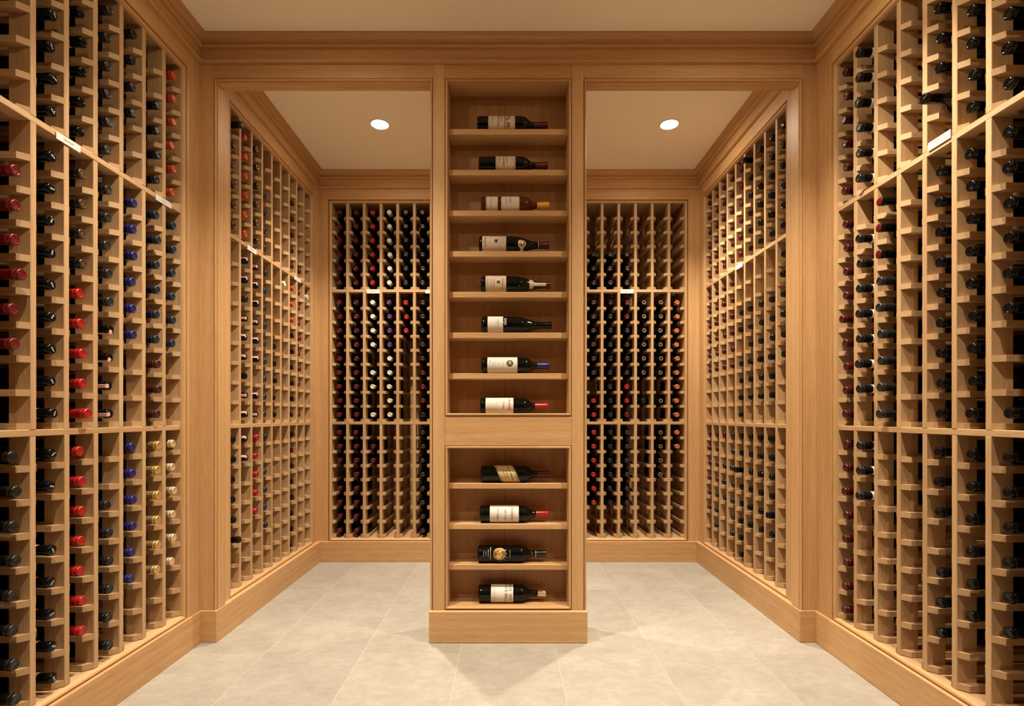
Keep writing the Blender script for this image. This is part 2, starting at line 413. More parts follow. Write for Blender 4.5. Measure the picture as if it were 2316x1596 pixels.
# ------------------------------------------------------------------ racks
PITCH, UT, VP = 0.1143, 0.019, 0.0960
RT, RP, RL = 0.019, 0.021, 0.300             # rail height, projection, length
SLAB = [(0.934, 0.953), (1.838, 1.857)]
BOT, TOP = 0.158, 2.456
RAILS = {'L': [0.160 + VP * k for k in range(8)][::-1], 'M': [0.953 + VP * k for k in range(9)][::-1], 'U': [1.857 + VP * k for k in range(6)][::-1]}
def endgrain():
    m, N, L, b = newmat('oak_end_grain')
    tc = N.new('ShaderNodeTexCoord'); oi = N.new('ShaderNodeObjectInfo')
    mp = N.new('ShaderNodeMapping'); L.new(tc.outputs['Object'], mp.inputs['Vector'])
    cmb = N.new('ShaderNodeCombineXYZ'); ml = N.new('ShaderNodeMath'); ml.operation = 'MULTIPLY'; ml.inputs[1].default_value = 6.28
    L.new(oi.outputs['Random'], ml.inputs[0]); L.new(ml.outputs[0], cmb.inputs['X']); L.new(ml.outputs[0], cmb.inputs['Y']); L.new(cmb.outputs[0], mp.inputs['Rotation'])
    wv = N.new('ShaderNodeTexWave'); wv.inputs['Scale'].default_value = 120; wv.inputs['Distortion'].default_value = 1.5; wv.inputs['Detail'].default_value = 2
    L.new(mp.outputs[0], wv.inputs['Vector'])
    rp = N.new('ShaderNodeValToRGB'); rp.color_ramp.elements[0].color = (0.44, 0.262, 0.118, 1); rp.color_ramp.elements[1].color = (0.535, 0.338, 0.162, 1)
    L.new(wv.outputs['Fac'], rp.inputs[0]); L.new(rp.outputs[0], b.inputs['Base Color']); b.inputs['Roughness'].default_value = 0.6
    return m
ENDG = endgrain()
_rail_cache = {}
def rail_mesh(put, sgn, matname, mat):
    key = (matname, sgn, put(0, 1, 0)[0] - put(0, 0, 0)[0])
    if key in _rail_cache: return _rail_cache[key]
    mb = MB()
    pts = [(0, -0.0005), (RP, RP), (RP, RL), (0, RL)]
    mb.prism(pts, 0.0, RT, lambda p, a: tuple(Vector(put(sgn * p[0], p[1], a)) - Vector(put(0, 0, 0))))
    n = 7; c0 = len(mb.v); dc_ = 0.033
    for k in range(n):
        a = 2 * math.pi * k / n
        mb.v.append(tuple(Vector(put(sgn * (RP + 0.0002), dc_ + 0.0014 * math.cos(a), RT / 2 + 0.0014 * math.sin(a))) - Vector(put(0, 0, 0))))
    mb.face(range(c0, c0 + n), 1); mb.m[0] = 2
    o = mb.build('rail', [mat, BRASS, ENDG], recentre=False); me = o.data; bpy.data.objects.remove(o)
    _rail_cache[key] = me; return me
def rack(label, put, n, o0, face_far, mdepth, mrun, base_loc, order):
    """n columns starting at o0 along the wall; face_far: side of each cell that the viewer sees (+1 far end, -1 near end)"""
    root = empty('wine_rack', base_loc); tag(root, label, 'wine rack', 'wine racks')
    o1 = o0 + (n - 1) * PITCH + 0.0953
    run = MB
    def bp(name, u0, u1, d0, d1, h0, h1, mat, ch=0.0012):
        a, b = put(u0, d0, h0), put(u1, d1, h1)
        return MB().cbox(a[0], b[0], a[1], b[1], a[2], b[2], ch).build(name, mat, root)
    secs = [(BOT, SLAB[0][0]), (SLAB[0][1], SLAB[1][0]), (SLAB[1][1], TOP)]
    for k, (h0, h1) in enumerate(SLAB): bp('shelf', o0, o1, 0.0, 0.046, h0, h1, mrun)
    bp('bottom_board', o0, o1, 0.0005, 0.30, BASE + 0.002, BOT, mrun)
    bp('top_board', o0, o1, 0.002, 0.30, TOP, TOP + 0.012, mrun)
    bp('back_panel', o0 - 0.02, o1 + 0.02, 0.31, 0.322, BASE, TOP + 0.012, RZ)
    for i in range(n - 1):
        u = o0 + 0.0953 + i * PITCH
        for (h0, h1) in secs:
            e = random.uniform(-0.0012, 0.0008)
            bp('upright', u, u + UT, e, 0.062, h0, h1, RZ)
            bp('upright', u, u + UT, 0.238, 0.300, h0, h1, RZ)
    for u in (o0 - UT, o1):
        bp('end_panel', u, u + UT, 0.0, 0.30, BOT, TOP, RZ)
    cells = []
    for i in range(n):
        a, b = o0 + i * PITCH, o0 + i * PITCH + 0.0953
        for sec in 'UML':
            for h in RAILS[sec]:
                cells.append((a, +1, h)); cells.append((b, -1, h))
    cells.sort(key=order)
    stuff = MB()
    for q, (u, sgn, h) in enumerate(cells):
        jit = random.uniform(-0.0015, 0.0015)
        if q < 300:
            obj('rail', rail_mesh(put, sgn, mdepth.name, mdepth), put(u, jit, h), root)
        else:
            pts = [(0, -0.0005), (RP, RP), (RP, RL), (0, RL)]
            stuff.prism(pts, h, h + RT, lambda p, a: put(u + sgn * p[0], p[1] + jit, a))
    if stuff.v: tag(stuff.build('rail_rows', mdepth, root), kind='stuff')
    return root
pl, pr, ql, qr, pb = put_left(XN), put_right(XN), put_left(XI), put_right(XI), put_back(YB)
rack('tall oak wine rack on the front left wall, holding red and gold capped bottles', pl, 10, NL0 + 0.0, 1, RX, RY, (-XN - 0.15, 1.6, BASE), lambda c: (-c[0] if c[0] > 1.36 else 9, c[1]))
rack('tall oak wine rack on the front right wall, with two empty columns', pr, 10, NR0 + 0.0, 1, RX, RY, (XN + 0.15, 1.6, BASE), lambda c: (-c[0] if c[0] > 1.34 else 9, c[1]))
rack('oak wine rack on the inner left wall, with pink paper seals, mostly empty', ql, 9, IL0, 1, RX, RY, (-XI - 0.15, 2.95, BASE), lambda c: (c[1], c[0]))
rack('oak wine rack on the inner right wall, holding dark red capped bottles', qr, 9, IL0, 1, RX, RY, (XI + 0.15, 2.95, BASE), lambda c: (c[1], c[0]))
rack('oak wine rack on the back wall left of the display column, with cream capped bottles', pb, 10, BL0, 1, RY, RX, (-0.65, YB + 0.15, BASE), lambda c: c[0])
rack('oak wine rack on the back wall right of the display column, with empty upper rows', pb, 10, BR0, 1, RY, RX, (0.65, YB + 0.15, BASE), lambda c: -c[0])

# ------------------------------------------------------------------ display column
dc = empty('display_column', (0, 2.37, 0))
tag(dc, 'central oak display column with shelves of single bottles lying on their sides', 'shelving unit')
def part(mb, name, mat, label=None):
    o = mb.build(name, mat, dc)
    if label: o['label'] = label
    return o
YC = YP0; CB1 = 2.448
SO, SI, IN = 0.332, 0.279, 0.266              # stile outer, stile inner, interior half width
part(MB().cbox(-0.3465, 0.3465, 2.2775, CB1 + 0.02, 0, BASE, 0.003), 'plinth', WX)
for s in (-1, 1):
    part(MB().cbox(s * SO, s * SI, YC, YC + 0.022, BASE, TOPF, 0.0015), 'stile', WZ)
    part(MB().box(s * SO, s * IN, YC + 0.022, CB1, BASE, TOPF), 'side_panel', WZ)
    b = MB().box(s * (SO + 0.0025), s * (CX), YC + 0.006, YP1, BASE, HJ)
    b.lathe([(0.0045, BASE), (0.0045, HJ)], 10, 0, Matrix.Translation((s * (SO + 0.0073), YC + 0.006, 0)))
    part(b, 'edge_bead', WZ)
    part(MB().box(s * SO, s * (SO + 0.003), YC + 0.010, YP1, BASE, HJ), 'casing_strip', WZ)
part(MB().cbox(-SI + 0.0005, SI - 0.0005, YC, YC + 0.022, 2.4755, TOPF, 0.0012), 'header_board', WX)
part(MB().cbox(-SI + 0.0005, SI - 0.0005, YC, YC + 0.022, 0.862, 0.991, 0.0012), 'cross_board', WX)
part(MB().box(-SO, SO, CB1, CB1 + 0.012, BASE, TOPF), 'rear_panel', WZ)
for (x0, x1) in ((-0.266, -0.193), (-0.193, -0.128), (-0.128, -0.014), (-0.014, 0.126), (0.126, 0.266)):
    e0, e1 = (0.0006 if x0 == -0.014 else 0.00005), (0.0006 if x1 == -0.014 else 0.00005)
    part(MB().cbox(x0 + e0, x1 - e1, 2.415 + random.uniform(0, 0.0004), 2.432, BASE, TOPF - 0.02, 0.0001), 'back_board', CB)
def ledge(z0, z1, y0=2.322, name='shelf'): part(MB().cbox(-IN, IN, y0, 2.416, z0, z1, 0.0015), name, WX)
SH_UP = [2.2694 - 0.1812 * k for k in range(7)]
SH_LO = [0.692, 0.5115, 0.331]
for z in SH_UP: ledge(z - 0.0255, z)
for z in SH_LO: ledge(z - 0.0235, z)
FL_UP, FL_LO = 0.999, 0.151
ledge(FL_UP - 0.02, FL_UP, 2.318, 'compartment_floor'); ledge(FL_LO - 0.012, FL_LO, 2.318, 'compartment_floor')
ledge(2.469, 2.489, 2.318, 'compartment_ceiling'); ledge(0.852, 0.872, 2.318, 'compartment_ceiling')
cprof = [(0.002, 0.022), (0.002, 0.001), (0.0045, -0.0035), (0.0085, -0.0045), (0.012, -0.002), (0.013, 0.004), (0.013, 0.022)]
for a_, c_ in ((0.991, 2.4755), (BASE + 0.001, 0.862)):
    for q in range(4): part(MB().frame(-SI, SI, a_, c_, cprof, put_part(YC), only=(q,)), 'bead_moulding', WZ if q % 2 else WX)

# ------------------------------------------------------------------ bottles
def prof_bordeaux(r, L):
    k = L / 0.300
    return [(0.0, 0.006), (r * 0.6, 0.004), (r * 0.86, 0.0), (r * 0.97, 0.003), (r, 0.010), (r, 0.183 * k), (r * 0.985, 0.192 * k), (r * 0.93, 0.201 * k),
            (r * 0.80, 0.2105 * k), (r * 0.62, 0.2185 * k), (r * 0.47, 0.2255 * k), (0.0150, 0.234 * k), (0.0142, 0.246 * k), (0.0142, L - 0.003), (0.0, L - 0.003)]
def prof_burgundy(r, L):
    k = L / 0.300
    return [(0.0, 0.006), (r * 0.6, 0.004), (r * 0.86, 0.0), (r * 0.97, 0.004), (r, 0.012), (r, 0.138 * k), (r * 0.985, 0.152 * k), (r * 0.93, 0.168 * k),
            (r * 0.80, 0.188 * k), (r * 0.64, 0.206 * k), (r * 0.50, 0.222 * k), (0.0170, 0.238 * k), (0.0150, 0.254 * k), (0.0145, L - 0.003), (0.0, L - 0.003)]
def cap_prof(L, length=0.055, wax=False):
    z0 = L - length
    if wax:
        return [(0.0147, z0), (0.0152, z0 + 0.002), (0.0153, L - 0.016), (0.0166, L - 0.012), (0.0164, L - 0.004), (0.0148, L + 0.0005), (0.0118, L + 0.0022), (0.006, L + 0.0028), (0.0, L + 0.003)]
    return [(0.0145, z0), (0.0149, z0 + 0.0006), (0.0150, L - 0.0175), (0.0163, L - 0.0160), (0.0164, L - 0.0130), (0.0149, L - 0.0112), (0.0149, L - 0.0104), (0.0162, L - 0.0088),
            (0.0162, L - 0.0030), (0.0150, L - 0.0002), (0.0128, L + 0.0012), (0.0112, L + 0.0010), (0.0104, L - 0.0002), (0.0085, L), (0.0055, L + 0.0004), (0.0048, L), (0.0, L)]
def rad_at(prof, z):
    for (r0, z0), (r1, z1) in zip(prof[4:], prof[5:]):
        if z0 <= z <= z1: return r0 + (r1 - r0) * (z - z0) / max(1e-6, z1 - z0)
    return prof[5][0]

STYLE = {  # key: shape, capsule material, wax?, look, extras
    'k': ('g', 'black_gloss', 1, 'white-lettered black', ('txt', 'pinkband')),
    'j': ('g', 'black_gloss', 1, 'white-lettered black', ('txt',)),
    'K': ('g', 'black_gloss', 0, 'glossy black', ()),
    'W': ('n', 'black_gloss', 0, 'green-necked black', ()),
    'g': ('x', 'grey', 0, 'charcoal foil', ()),
    'h': ('x', 'black_matte', 0, 'matte black', ()),
    'n': ('g', 'black_matte', 0, 'gold-ringed black', ('ring',)),
    'N': ('g', 'black_matte', 0, 'bronze-stamped black', ('bronze',)),
    'b': ('g', 'black_gloss', 1, 'beige-banded black', ('beige',)),
    'r': ('x', 'red', 0, 'bright red', ()),
    'R': ('x', 'wine_red', 0, 'wine red', ()),
    'd': ('x', 'dark_red', 0, 'dark red', ()),
    'o': ('x', 'orange', 0, 'orange foil', ()),
    'u': ('x', 'blue', 0, 'royal blue', ()),
    't': ('x', 'teal', 0, 'dark teal', ()),
    'm': ('x', 'brown', 0, 'brown foil', ()),
    'y': ('x', 'gold', 0, 'gold foil', ()),
    'c': ('x', 'champagne', 0, 'champagne foil', ()),
    'p': ('x', 'black_gloss', 0, 'pink-sealed black', ('seal',)),
    'P': ('x', 'black_gloss', 0, 'pink-strip black', ('strip',)),
    'l': ('x', 'black_matte', 0, 'red-banded black', ('redband',)),
    'q': ('x', 'black_matte', 0, 'cream-banded black', ('cream', 'orangespot')),
    'Q': ('x', 'black_matte', 0, 'plain cream-banded', ('cream',)),
    'w': ('x', 'cream', 0, 'cream foil', ()),
    'v': ('x', 'purple', 0, 'purple foil', ()),
    's': ('g', 'black_matte', 0, 'pale-ringed black', ('rosering',)),
    'i': ('g', 'black_matte', 0, 'brown-stamped black', ('brownring',)),
    'O': ('x', 'copper', 0, 'copper foil', ()),
    'x': ('g', 'black_gloss', 0, 'red-tipped black', ('redtip',)),
}
BL = 0.300
BR = 0.039
MESH = {}
def mesh_once(key, fn, mats):
    if key not in MESH:
        mb = MB(); fn(mb); o = mb.build(key.split('|')[0], mats, recentre=False, normals=True); MESH[key] = o.data; bpy.data.objects.remove(o)
    return MESH[key]
def geo_neckring(mb, z0, z1, r=0.0149, seg=20, mat=0): mb.lathe([(r, z0), (r + 0.0004, z0 + 0.0003), (r + 0.0004, z1 - 0.0003), (r, z1)], seg, mat)
def geo_seal(mb, mat=0):
    # paper strip lying along one side of the neck and folded over the capsule end
    pts = [(-0.0164, BL - 0.052), (-0.0166, BL - 0.020), (-0.0174, BL - 0.012), (-0.0172, BL - 0.003), (-0.0155, BL + 0.0012), (-0.0125, BL + 0.0020), (-0.002, BL + 0.0022)]
    b = len(mb.v)
    for q, (y, z) in enumerate(pts):
        for u in (-0.0066, -0.0033, 0.0, 0.0033, 0.0066):
            r = abs(y); yy = -math.sqrt(max(1e-9, r * r - u * u)) if q < 4 else y
            mb.v.append((u, yy, z))
    for i in range(len(pts) - 1):
        for k in range(4): mb.face((b + 5 * i + k, b + 5 * i + k + 1, b + 5 * i + 5 + k + 1, b + 5 * i + 5 + k), mat)
    return mb
def extras_geo(ex):
    """list of (part name, material, builder)"""
    out = []
    for e in ex:
        if e == 'txt': out.append(('lettering', WHITE, lambda mb: flat_text(mb, 'GAJA', 0.0068, lambda s, t: (s, t + 0.001, BL + 0.0034))))
        if e == 'pinkband': out.append(('neck_label', PINK, lambda mb: geo_neckring(mb, BL - 0.064, BL - 0.0425, 0.0152)))
        if e == 'beige': out.append(('neck_label', PAPER, lambda mb: geo_neckring(mb, BL - 0.064, BL - 0.0425, 0.0152)))
        if e == 'cream': out.append(('neck_label', PAPERW, lambda mb: geo_neckring(mb, BL - 0.078, BL - 0.0475, 0.0156)))
        if e == 'redband': out.append(('neck_label', plain('rust_paper', (0.42, 0.10, 0.06), 0.6) if 'rust_paper' not in bpy.data.materials else bpy.data.materials['rust_paper'], lambda mb: geo_neckring(mb, BL - 0.060, BL - 0.0425, 0.0152)))
        if e == 'orangespot':
            def spot(mb):
                for a0 in (1.2, 3.3, 5.4):
                    b = len(mb.v); n = 5
                    for z in (BL - 0.070, BL - 0.054):
                        for k in range(n):
                            a = a0 + (k - 2) * 0.22; mb.v.append((0.0163 * math.cos(a), 0.0163 * math.sin(a), z))
                    for k in range(n - 1): mb.face((b + k, b + k + 1, b + n + k + 1, b + n + k))
            out.append(('neck_emblem', ORANGEI, spot))
        if e == 'ring': out.append(('foil_ring', GOLD, lambda mb: mb.lathe([(0.0122, BL + 0.0013), (0.0105, BL + 0.0016), (0.009, BL + 0.0010)], 20)))
        if e == 'bronze': out.append(('foil_ring', GOLDD, lambda mb: (mb.lathe([(0.0122, BL + 0.0013), (0.0112, BL + 0.0015), (0.0104, BL + 0.0010)], 20), mb.lathe([(0.0062, BL + 0.0006), (0.0040, BL + 0.0009), (0.0028, BL + 0.0006)], 14))))
        if e == 'rosering': out.append(('foil_ring', CAPM['rosy'], lambda mb: mb.lathe([(0.0110, BL + 0.0010), (0.0096, BL + 0.0014), (0.0082, BL + 0.0008)], 20)))
        if e == 'brownring': out.append(('foil_ring', CAPM['brown'], lambda mb: mb.lathe([(0.0112, BL + 0.0010), (0.0080, BL + 0.0014), (0.0050, BL + 0.0008)], 20)))
        if e == 'redtip': out.append(('foil_disc', CAPM['dark_red'], lambda mb: mb.lathe([(0.0150, BL + 0.0004), (0.0130, BL + 0.0016), (0.007, BL + 0.0018), (0.0, BL + 0.0018)], 20)))
        if e == 'seal': out.append(('paper_seal', PINK, lambda mb: geo_seal(mb)))
        if e == 'strip': out.append(('paper_seal', PINK, lambda mb: geo_seal(mb)))
    return out
def seal_roll(b):
    # strips face the room; on the front rack the short ones hang under the neck
    if b['rack'] == 'left front': return R(70) + random.uniform(-0.15, 0.15) if b['k'] == 'p' else R(8) + random.uniform(-0.12, 0.12)
    return R(-25) + random.uniform(-0.6, 0.6)
def cap_len(key): return 0.045 if key in 'qQ' else (0.042 if key in 'bkl' else 0.055)
def glass_mat(key): return GREEN if STYLE[key][0] == 'n' else GLASS
ORD = ['first', 'second', 'third', 'fourth', 'fifth', 'sixth', 'seventh', 'eighth', 'ninth', 'tenth']
SECN = {'U': 'top', 'M': 'middle', 'L': 'bottom'}

def grid(racks, first_u, dirn, put, neck_rot, rackname, ref, tips):
    """list the bottles of one rack: racks = list of (U, M, L) strings, row 1 on top"""
    out = []
    for i, (U, M, L) in enumerate(racks):
        u = first_u + dirn * i * PITCH
        tip = tips.get(i, 0.0)
        for sec, s in (('U', U), ('M', M), ('L', L)):
            for r, ch in enumerate(s):
                if ch == '.': continue
                axis = RAILS[sec][r] + RT + 0.0285
                e = random.uniform(-0.005, 0.004) + tip
                e += SPEC.get((rackname, i, sec, r), 0.0)
                pos = put(u + random.uniform(-0.0025, 0.0025), e + BL, axis)
                lab = '%s bottle, %s rack, %s column from %s, %s row of %s section' % (STYLE[ch][3], rackname, ORD[i], ref, ORD[r], SECN[sec])
                out.append(dict(k=ch, pos=pos, rot=neck_rot, label=lab, depth=pos[1], rack=rackname, sec=sec))
    return out
SPEC = {('left inner', 0, 'U', 0): -0.035, ('left inner', 0, 'L', 5): -0.025, ('right inner', 3, 'U', 0): -0.03, ('right inner', 4, 'L', 2): -0.025,
        ('right front', 4, 'U', 4): -0.045, ('left front', 4, 'M', 8): -0.02, ('right inner', 1, 'L', 4): -0.015, ('right front', 0, 'M', 4): -0.015,
        ('left front', 6, 'M', 4): -0.02}
# columns of the front left rack, from the pillar towards the viewer
NLc = [('oooooo', 'tttttt...', 'cccccc..'), ('..hhhh', 'ttttttmmm', 'yyyyyy..'), ('llll..', 'uuuuuu...', 'uuuuuu..'),
       ('gggggg', 'gggggppPP', '..hhhhhh'), ('bbbbbb', 'NNNNrrrrr', 'rrrrrrr.'), ('jjjjjj', 'jjjjjjjkk', 'kk.kkkkk'), ('......', '.dddddd..', 'hhhhhhhh')]
NRc = [('RRRRRR', 'RRRRRRRRR', 'RRRRRRRR'), ('QQQQQQ', '.qqqQqqq.', 'qqq.....'), ('......', 'xxxgggggg', '........'), ('......', '.........', '........'),
       ('KKKKK.', 'KKKKKKKKK', 'KKK.KKK.'), ('KKKKKK', 'KKKKKKKKK', 'KKKKKK..'), ('KKKKKK', 'KKKKKK..K', 'WWWWWW..')]
ILc = [('hmmmmm', '.........', 'KKKKKK..'), ('oooooo', 'pphpppKpp', 'pp......'), ('nnnnnn', 'ppppPp.Pp', 'rrrrr...'), ('..tttt', 'ttttttttt', 't.ttut..'),
       ('......', '....KKKKK', '........'), ('......', 'w........', '........'), ('.RRRRR', 'oooxxxxxx', 'xxxxxxxx'), ('.....R', 'ddddddd.d', '........'), ('......', 'w........', '........')]
IRc = [('KKKKKK', 'KKKKKK...', '........'), ('KKKKKK', '..KKKKKK.', 'KKKKKK..'), ('KKKKKK', '..KKKKKK.', 'KKKKKK..'), ('KKKKKK', '..KKKKKK.', 'KKKKKK..'),
       ('RRRRRR', '..KK.KKKK', 'KKKKKKKK'), ('RRRRRR', 'RRRRRR...', 'ggggggg.'), ('RRRRRR', 'RRRRRR...', 'R.hhh...'), ('RRRRRR', 'RRRRRR...', 'RRRRhhh.'), ('RRRRRR', 'RRRRRR...', 'RRRRRR..')]
BLc = [('dddddd', 'ddddddddd', 'ddd.dddd'), ('dddddd', 'mdmdmdddd', 'dddddddd'), ('rrrrrr', 'wwww.ww.w', '.dd.....'), ('wwwwww', 'vvvvwwwww', '........'),
       ('iiiiii', 'rrr......', '........'), ('ssssss', 'sssssdddh', 'ssssssss')]
BRc = [('...OOO', 'OOOOOOOOO', 'OO......'), ('......', 'nnnnnn.n.', 'nnnn....'), ('......', 'nnnnnn.h.', '........'), ('...sss', 'ddsssSrrd'.replace('S', 's'), 'ssssss..'),
       ('...sss', 'hhhhhhhhh', 'hhhhhh..'), ('...hhh', 'ssssss.rr', 'rrrrrr..')]
BRc[0] = ('......', 'OOOOOOOOO', 'OO......')
RL_, RR_, RB_ = (0, R(90), 0), (0, R(-90), 0), (R(90), 0, 0)
half = 0.0953 / 2
bottles = []
bottles += grid(NLc, NL1 - half, -1, pl, RL_, 'left front', 'pillar', {1: -0.014, 4: 0.0, 5: -0.004})
bottles += grid(NRc, NR1 - half, -1, pr, RR_, 'right front', 'pillar', {1: -0.027, 2: -0.027, 0: -0.004})
bottles += grid(ILc, IL0 + half, 1, ql, RL_, 'left inner', 'doorway', {3: 0.008, 4: 0.008, 7: 0.006})
bottles += grid(IRc, IL0 + half, 1, qr, RR_, 'right inner', 'doorway', {})
bottles += grid(BLc, BL0 + half, 1, pb, RB_, 'back left', 'corner', {})
bottles += grid(BRc, BR1 - half, -1, pb, RB_, 'back right', 'corner', {})
bottles.sort(key=lambda b: b['depth'])
N_SINGLE = 288
def glass_mesh(key):
    m = glass_mat(key)
    return mesh_once('glass|' + m.name, lambda mb: mb.lathe(prof_bordeaux(BR, BL), 20), m)
for b in bottles[:N_SINGLE]:
    key = b['k']; sh, cm, wax, look, ex = STYLE[key]
    e = empty('wine_bottle', b['pos'], b['rot'])
    tag(e, b['label'], 'wine bottle', 'bottles lying in the wall racks')
    roll = random.uniform(0, 6.28)
    parts = [('glass', glass_mesh(key)), ('capsule', mesh_once('capsule|%s|%d|%s' % (cm, wax, cap_len(key)), lambda mb: mb.lathe(cap_prof(BL, cap_len(key), wax), 22), CAPM[cm]))]
    parts += [(n, mesh_once(n + '|' + key, fn, mt)) for n, mt, fn in extras_geo(ex)]
    made = {}
    for n, me in parts:
        c = bpy.data.objects.new(n, me); COL.objects.link(c); made[n] = c
        c.parent = {'lettering': made.get('capsule'), 'foil_ring': made.get('capsule'), 'foil_disc': made.get('capsule'), 'neck_emblem': made.get('neck_label')}.get(n) or e
        if n in ('lettering', 'neck_emblem'): c.rotation_euler = (0, 0, roll)
        if n == 'paper_seal':
            c.rotation_euler = (0, 0, seal_roll(b))
# the many bottles farther back, in one mesh
far = bottles[N_SINGLE:]
if far:
    mb = MB(); mats, mi = [], {}
    def midx(m):
        if m.name not in mi: mi[m.name] = len(mats); mats.append(m)
        return mi[m.name]
    from mathutils import Euler
    for b in far:
        key = b['k']; sh, cm, wax, look, ex = STYLE[key]
        M = Matrix.Translation(b['pos']) @ Euler(b['rot']).to_matrix().to_4x4()
        mb.lathe(prof_bordeaux(BR, BL), 14, midx(glass_mat(key)), M)
        mb.lathe(cap_prof(BL, cap_len(key), wax), 14, midx(CAPM[cm]), M)
        for n, mt, fn in extras_geo(ex):
            t = MB(); fn(t); o0 = len(mb.v); roll = Matrix.Rotation(seal_roll(b), 4, 'Z')
            mb.v += [tuple(M @ roll @ Vector(v)) for v in t.v]
            for f, s_ in zip(t.f, t.sm): mb.face([o0 + i for i in f], midx(mt), s_)
    o = mb.build('wine_bottles', mats, normals=True)
    tag(o, 'rows of capped wine bottles filling the racks farther back', 'wine bottles', kind='stuff')

# ------------------------------------------------------------------ the twelve bottles on the display column
SC = F / 2.366
class Show:
    def __init__(s, x0, x1, z, r, shape, cap, cap_x, label, gmat=None, caplen=None, wax=False):
        s.L = (x1 - x0) / SC; s.r = r
        s.prof = (prof_bordeaux if shape == 'x' else prof_burgundy)(r, s.L)
        s.x0 = x0; s.lab = None
        s.e = empty('wine_bottle', ((x0 - VX) / SC, 2.323 + 0.003 + r, z + r), (0, R(90), 0))
        tag(s.e, label, 'wine bottle', 'bottles on the display column')
        mb = MB(); mb.lathe(s.prof, 48); mb.build('glass', gmat or GLASS, s.e, recentre=False)
        mb = MB(); mb.lathe(cap_prof(s.L, (x1 - cap_x) / SC, wax), 32); mb.build('capsule', CAPM[cap], s.e, recentre=False)
    def z(s, px): return (px - s.x0) / SC
    def p(s, a, z, off=0.0006):
        r = rad_at(s.prof, z) + off
        return (r * math.sin(a), -r * math.cos(a), z)
    def label(s, xa, xb, mat, a0=-105, a1=105, slope=0.0, off=0.0006, name='label'):
        mb = MB(); n = 40; m = 8; za, zb = s.z(xa), s.z(xb)
        for i in range(n + 1):
            a = R(a0 + (a1 - a0) * i / n)
            for k in range(m + 1): mb.v.append(s.p(a, za + (zb - za) * k / m + slope * a, off))
        for i in range(n):
            for k in range(m):
                q = i * (m + 1) + k; mb.face((q, q + 1, q + m + 2, q + m + 1), 0, True)
        o = mb.build(name, mat, s.lab if name == 'printed_line' and s.lab else s.e, recentre=False, normals=False)
        if name == 'label': s.lab = o
        return o
    def text(s, body, x, size, mat, adeg=0, shear=0.0, slope=0.0, sx=1.0, off=0.0011, on_glass=False):
        mb = MB(); zc = s.z(x)
        r = s.r
        flat_text(mb, body, size, lambda u, t: s.p(R(adeg) + u * sx / r, zc + t + slope * (R(adeg) + u * sx / r), off), shear)
        return mb.build('lettering', mat, s.e if on_glass or not s.lab else s.lab, recentre=False, normals=False)
    def shape(s, pts, x, adeg, mat, name='emblem', off=0.001):
        """pts: outline (circumference s, along z) in metres around the point"""
        mb = MB(); zc = s.z(x); r = rad_at(s.prof, zc)
        rings = 4; n = len(pts); mb.v.append(s.p(R(adeg), zc, off))
        for q in range(1, rings + 1):
            for (u, t) in pts: mb.v.append(s.p(R(adeg) + u / r * q / rings, zc + t * q / rings, off))
        for i in range(n):
            j = (i + 1) % n; mb.face((0, 1 + i, 1 + j))
            for q in range(rings - 1): mb.face((1 + q * n + i, 1 + (q + 1) * n + i, 1 + (q + 1) * n + j, 1 + q * n + j))
        return mb.build(name, mat, s.lab if name == 'emblem' and s.lab else s.e, recentre=False, normals=False)
    def lines(s, xs, a0, a1, mat, wpx=0.5, off=0.001, name='printed_line', slope=0.0):
        for x in xs: s.label(x - wpx / 2, x + wpx / 2, mat, a0, a1, slope, off, name)
def ell(a, b, n=28): return [(a * math.cos(2 * math.pi * i / n), b * math.sin(2 * math.pi * i / n)) for i in range(n)]
def star(r0, r1, k=8): return [((r0 if i % 2 == 0 else r1) * math.sin(math.pi * i / k), (r0 if i % 2 == 0 else r1) * math.cos(math.pi * i / k)) for i in range(2 * k)]

z = SH_UP
b = Show(1080, 1238, z[0], 0.0378, 'x', 'wine_red', 1207, 'dark bottle with chateau engraving on its label, topmost display shelf')
b.label(1105, 1164.5, PAPER); b.lines((1107, 1162.5), -105, 105, INKB, 0.35)
b.text('GRAND VIN', 1114.5, 0.0060, INKG, -8); b.text('LYNCH CAS', 1127.5, 0.0125, INK, -18); b.text('CHATEAU', 1134, 0.0070, INK, -15)
b.lines((1140.2, 1141.4, 1142.6, 1143.8), -75, 60, INKB, 0.55)
house = [(-0.010, -0.006), (0.010, -0.006), (0.010, 0.002), (0.0125, 0.002), (0.008, 0.008), (0.004, 0.009), (0.004, 0.012), (0.0015, 0.012), (0.0015, 0.009), (-0.007, 0.008), (-0.0125, 0.002), (-0.010, 0.002)]
b.shape(house, 1148.5, 24, INKB); b.shape([(u * 0.55, t * 0.5) for u, t in house], 1146.5, -12, INKB)
tree = [(-0.001, -0.010), (0.001, -0.010), (0.001, 0.0), (0.006, 0.002), (0.0075, 0.006), (0.003, 0.010), (-0.004, 0.010), (-0.0075, 0.006), (-0.006, 0.001), (-0.001, 0.0)]
b.shape(tree, 1149.5, -38, INKB); b.shape([(u * 0.7, t * 0.8) for u, t in tree], 1148.5, -20, INKB)
b = Show(1083.5, 1238, z[1], 0.0375, 'x', 'dark_red', 1211, 'dark bottle with red capsule and pink-edged label, second display shelf')
b.label(1121.5, 1165.5, PAPER); b.lines((1123.5, 1126, 1162, 1164), -105, 105, INKR, 0.5)
b.text('PAUILLAC', 1130, 0.0075, INK, -12); b.text('NDE & BAC', 1139.5, 0.0135, INK, -18); b.text('CHATEAU', 1146.5, 0.0075, INK, -16); b.text('GRAND CRU', 1158, 0.004, INKR, -15); b.text('2015', 1134, 0.004, INKG, -10)
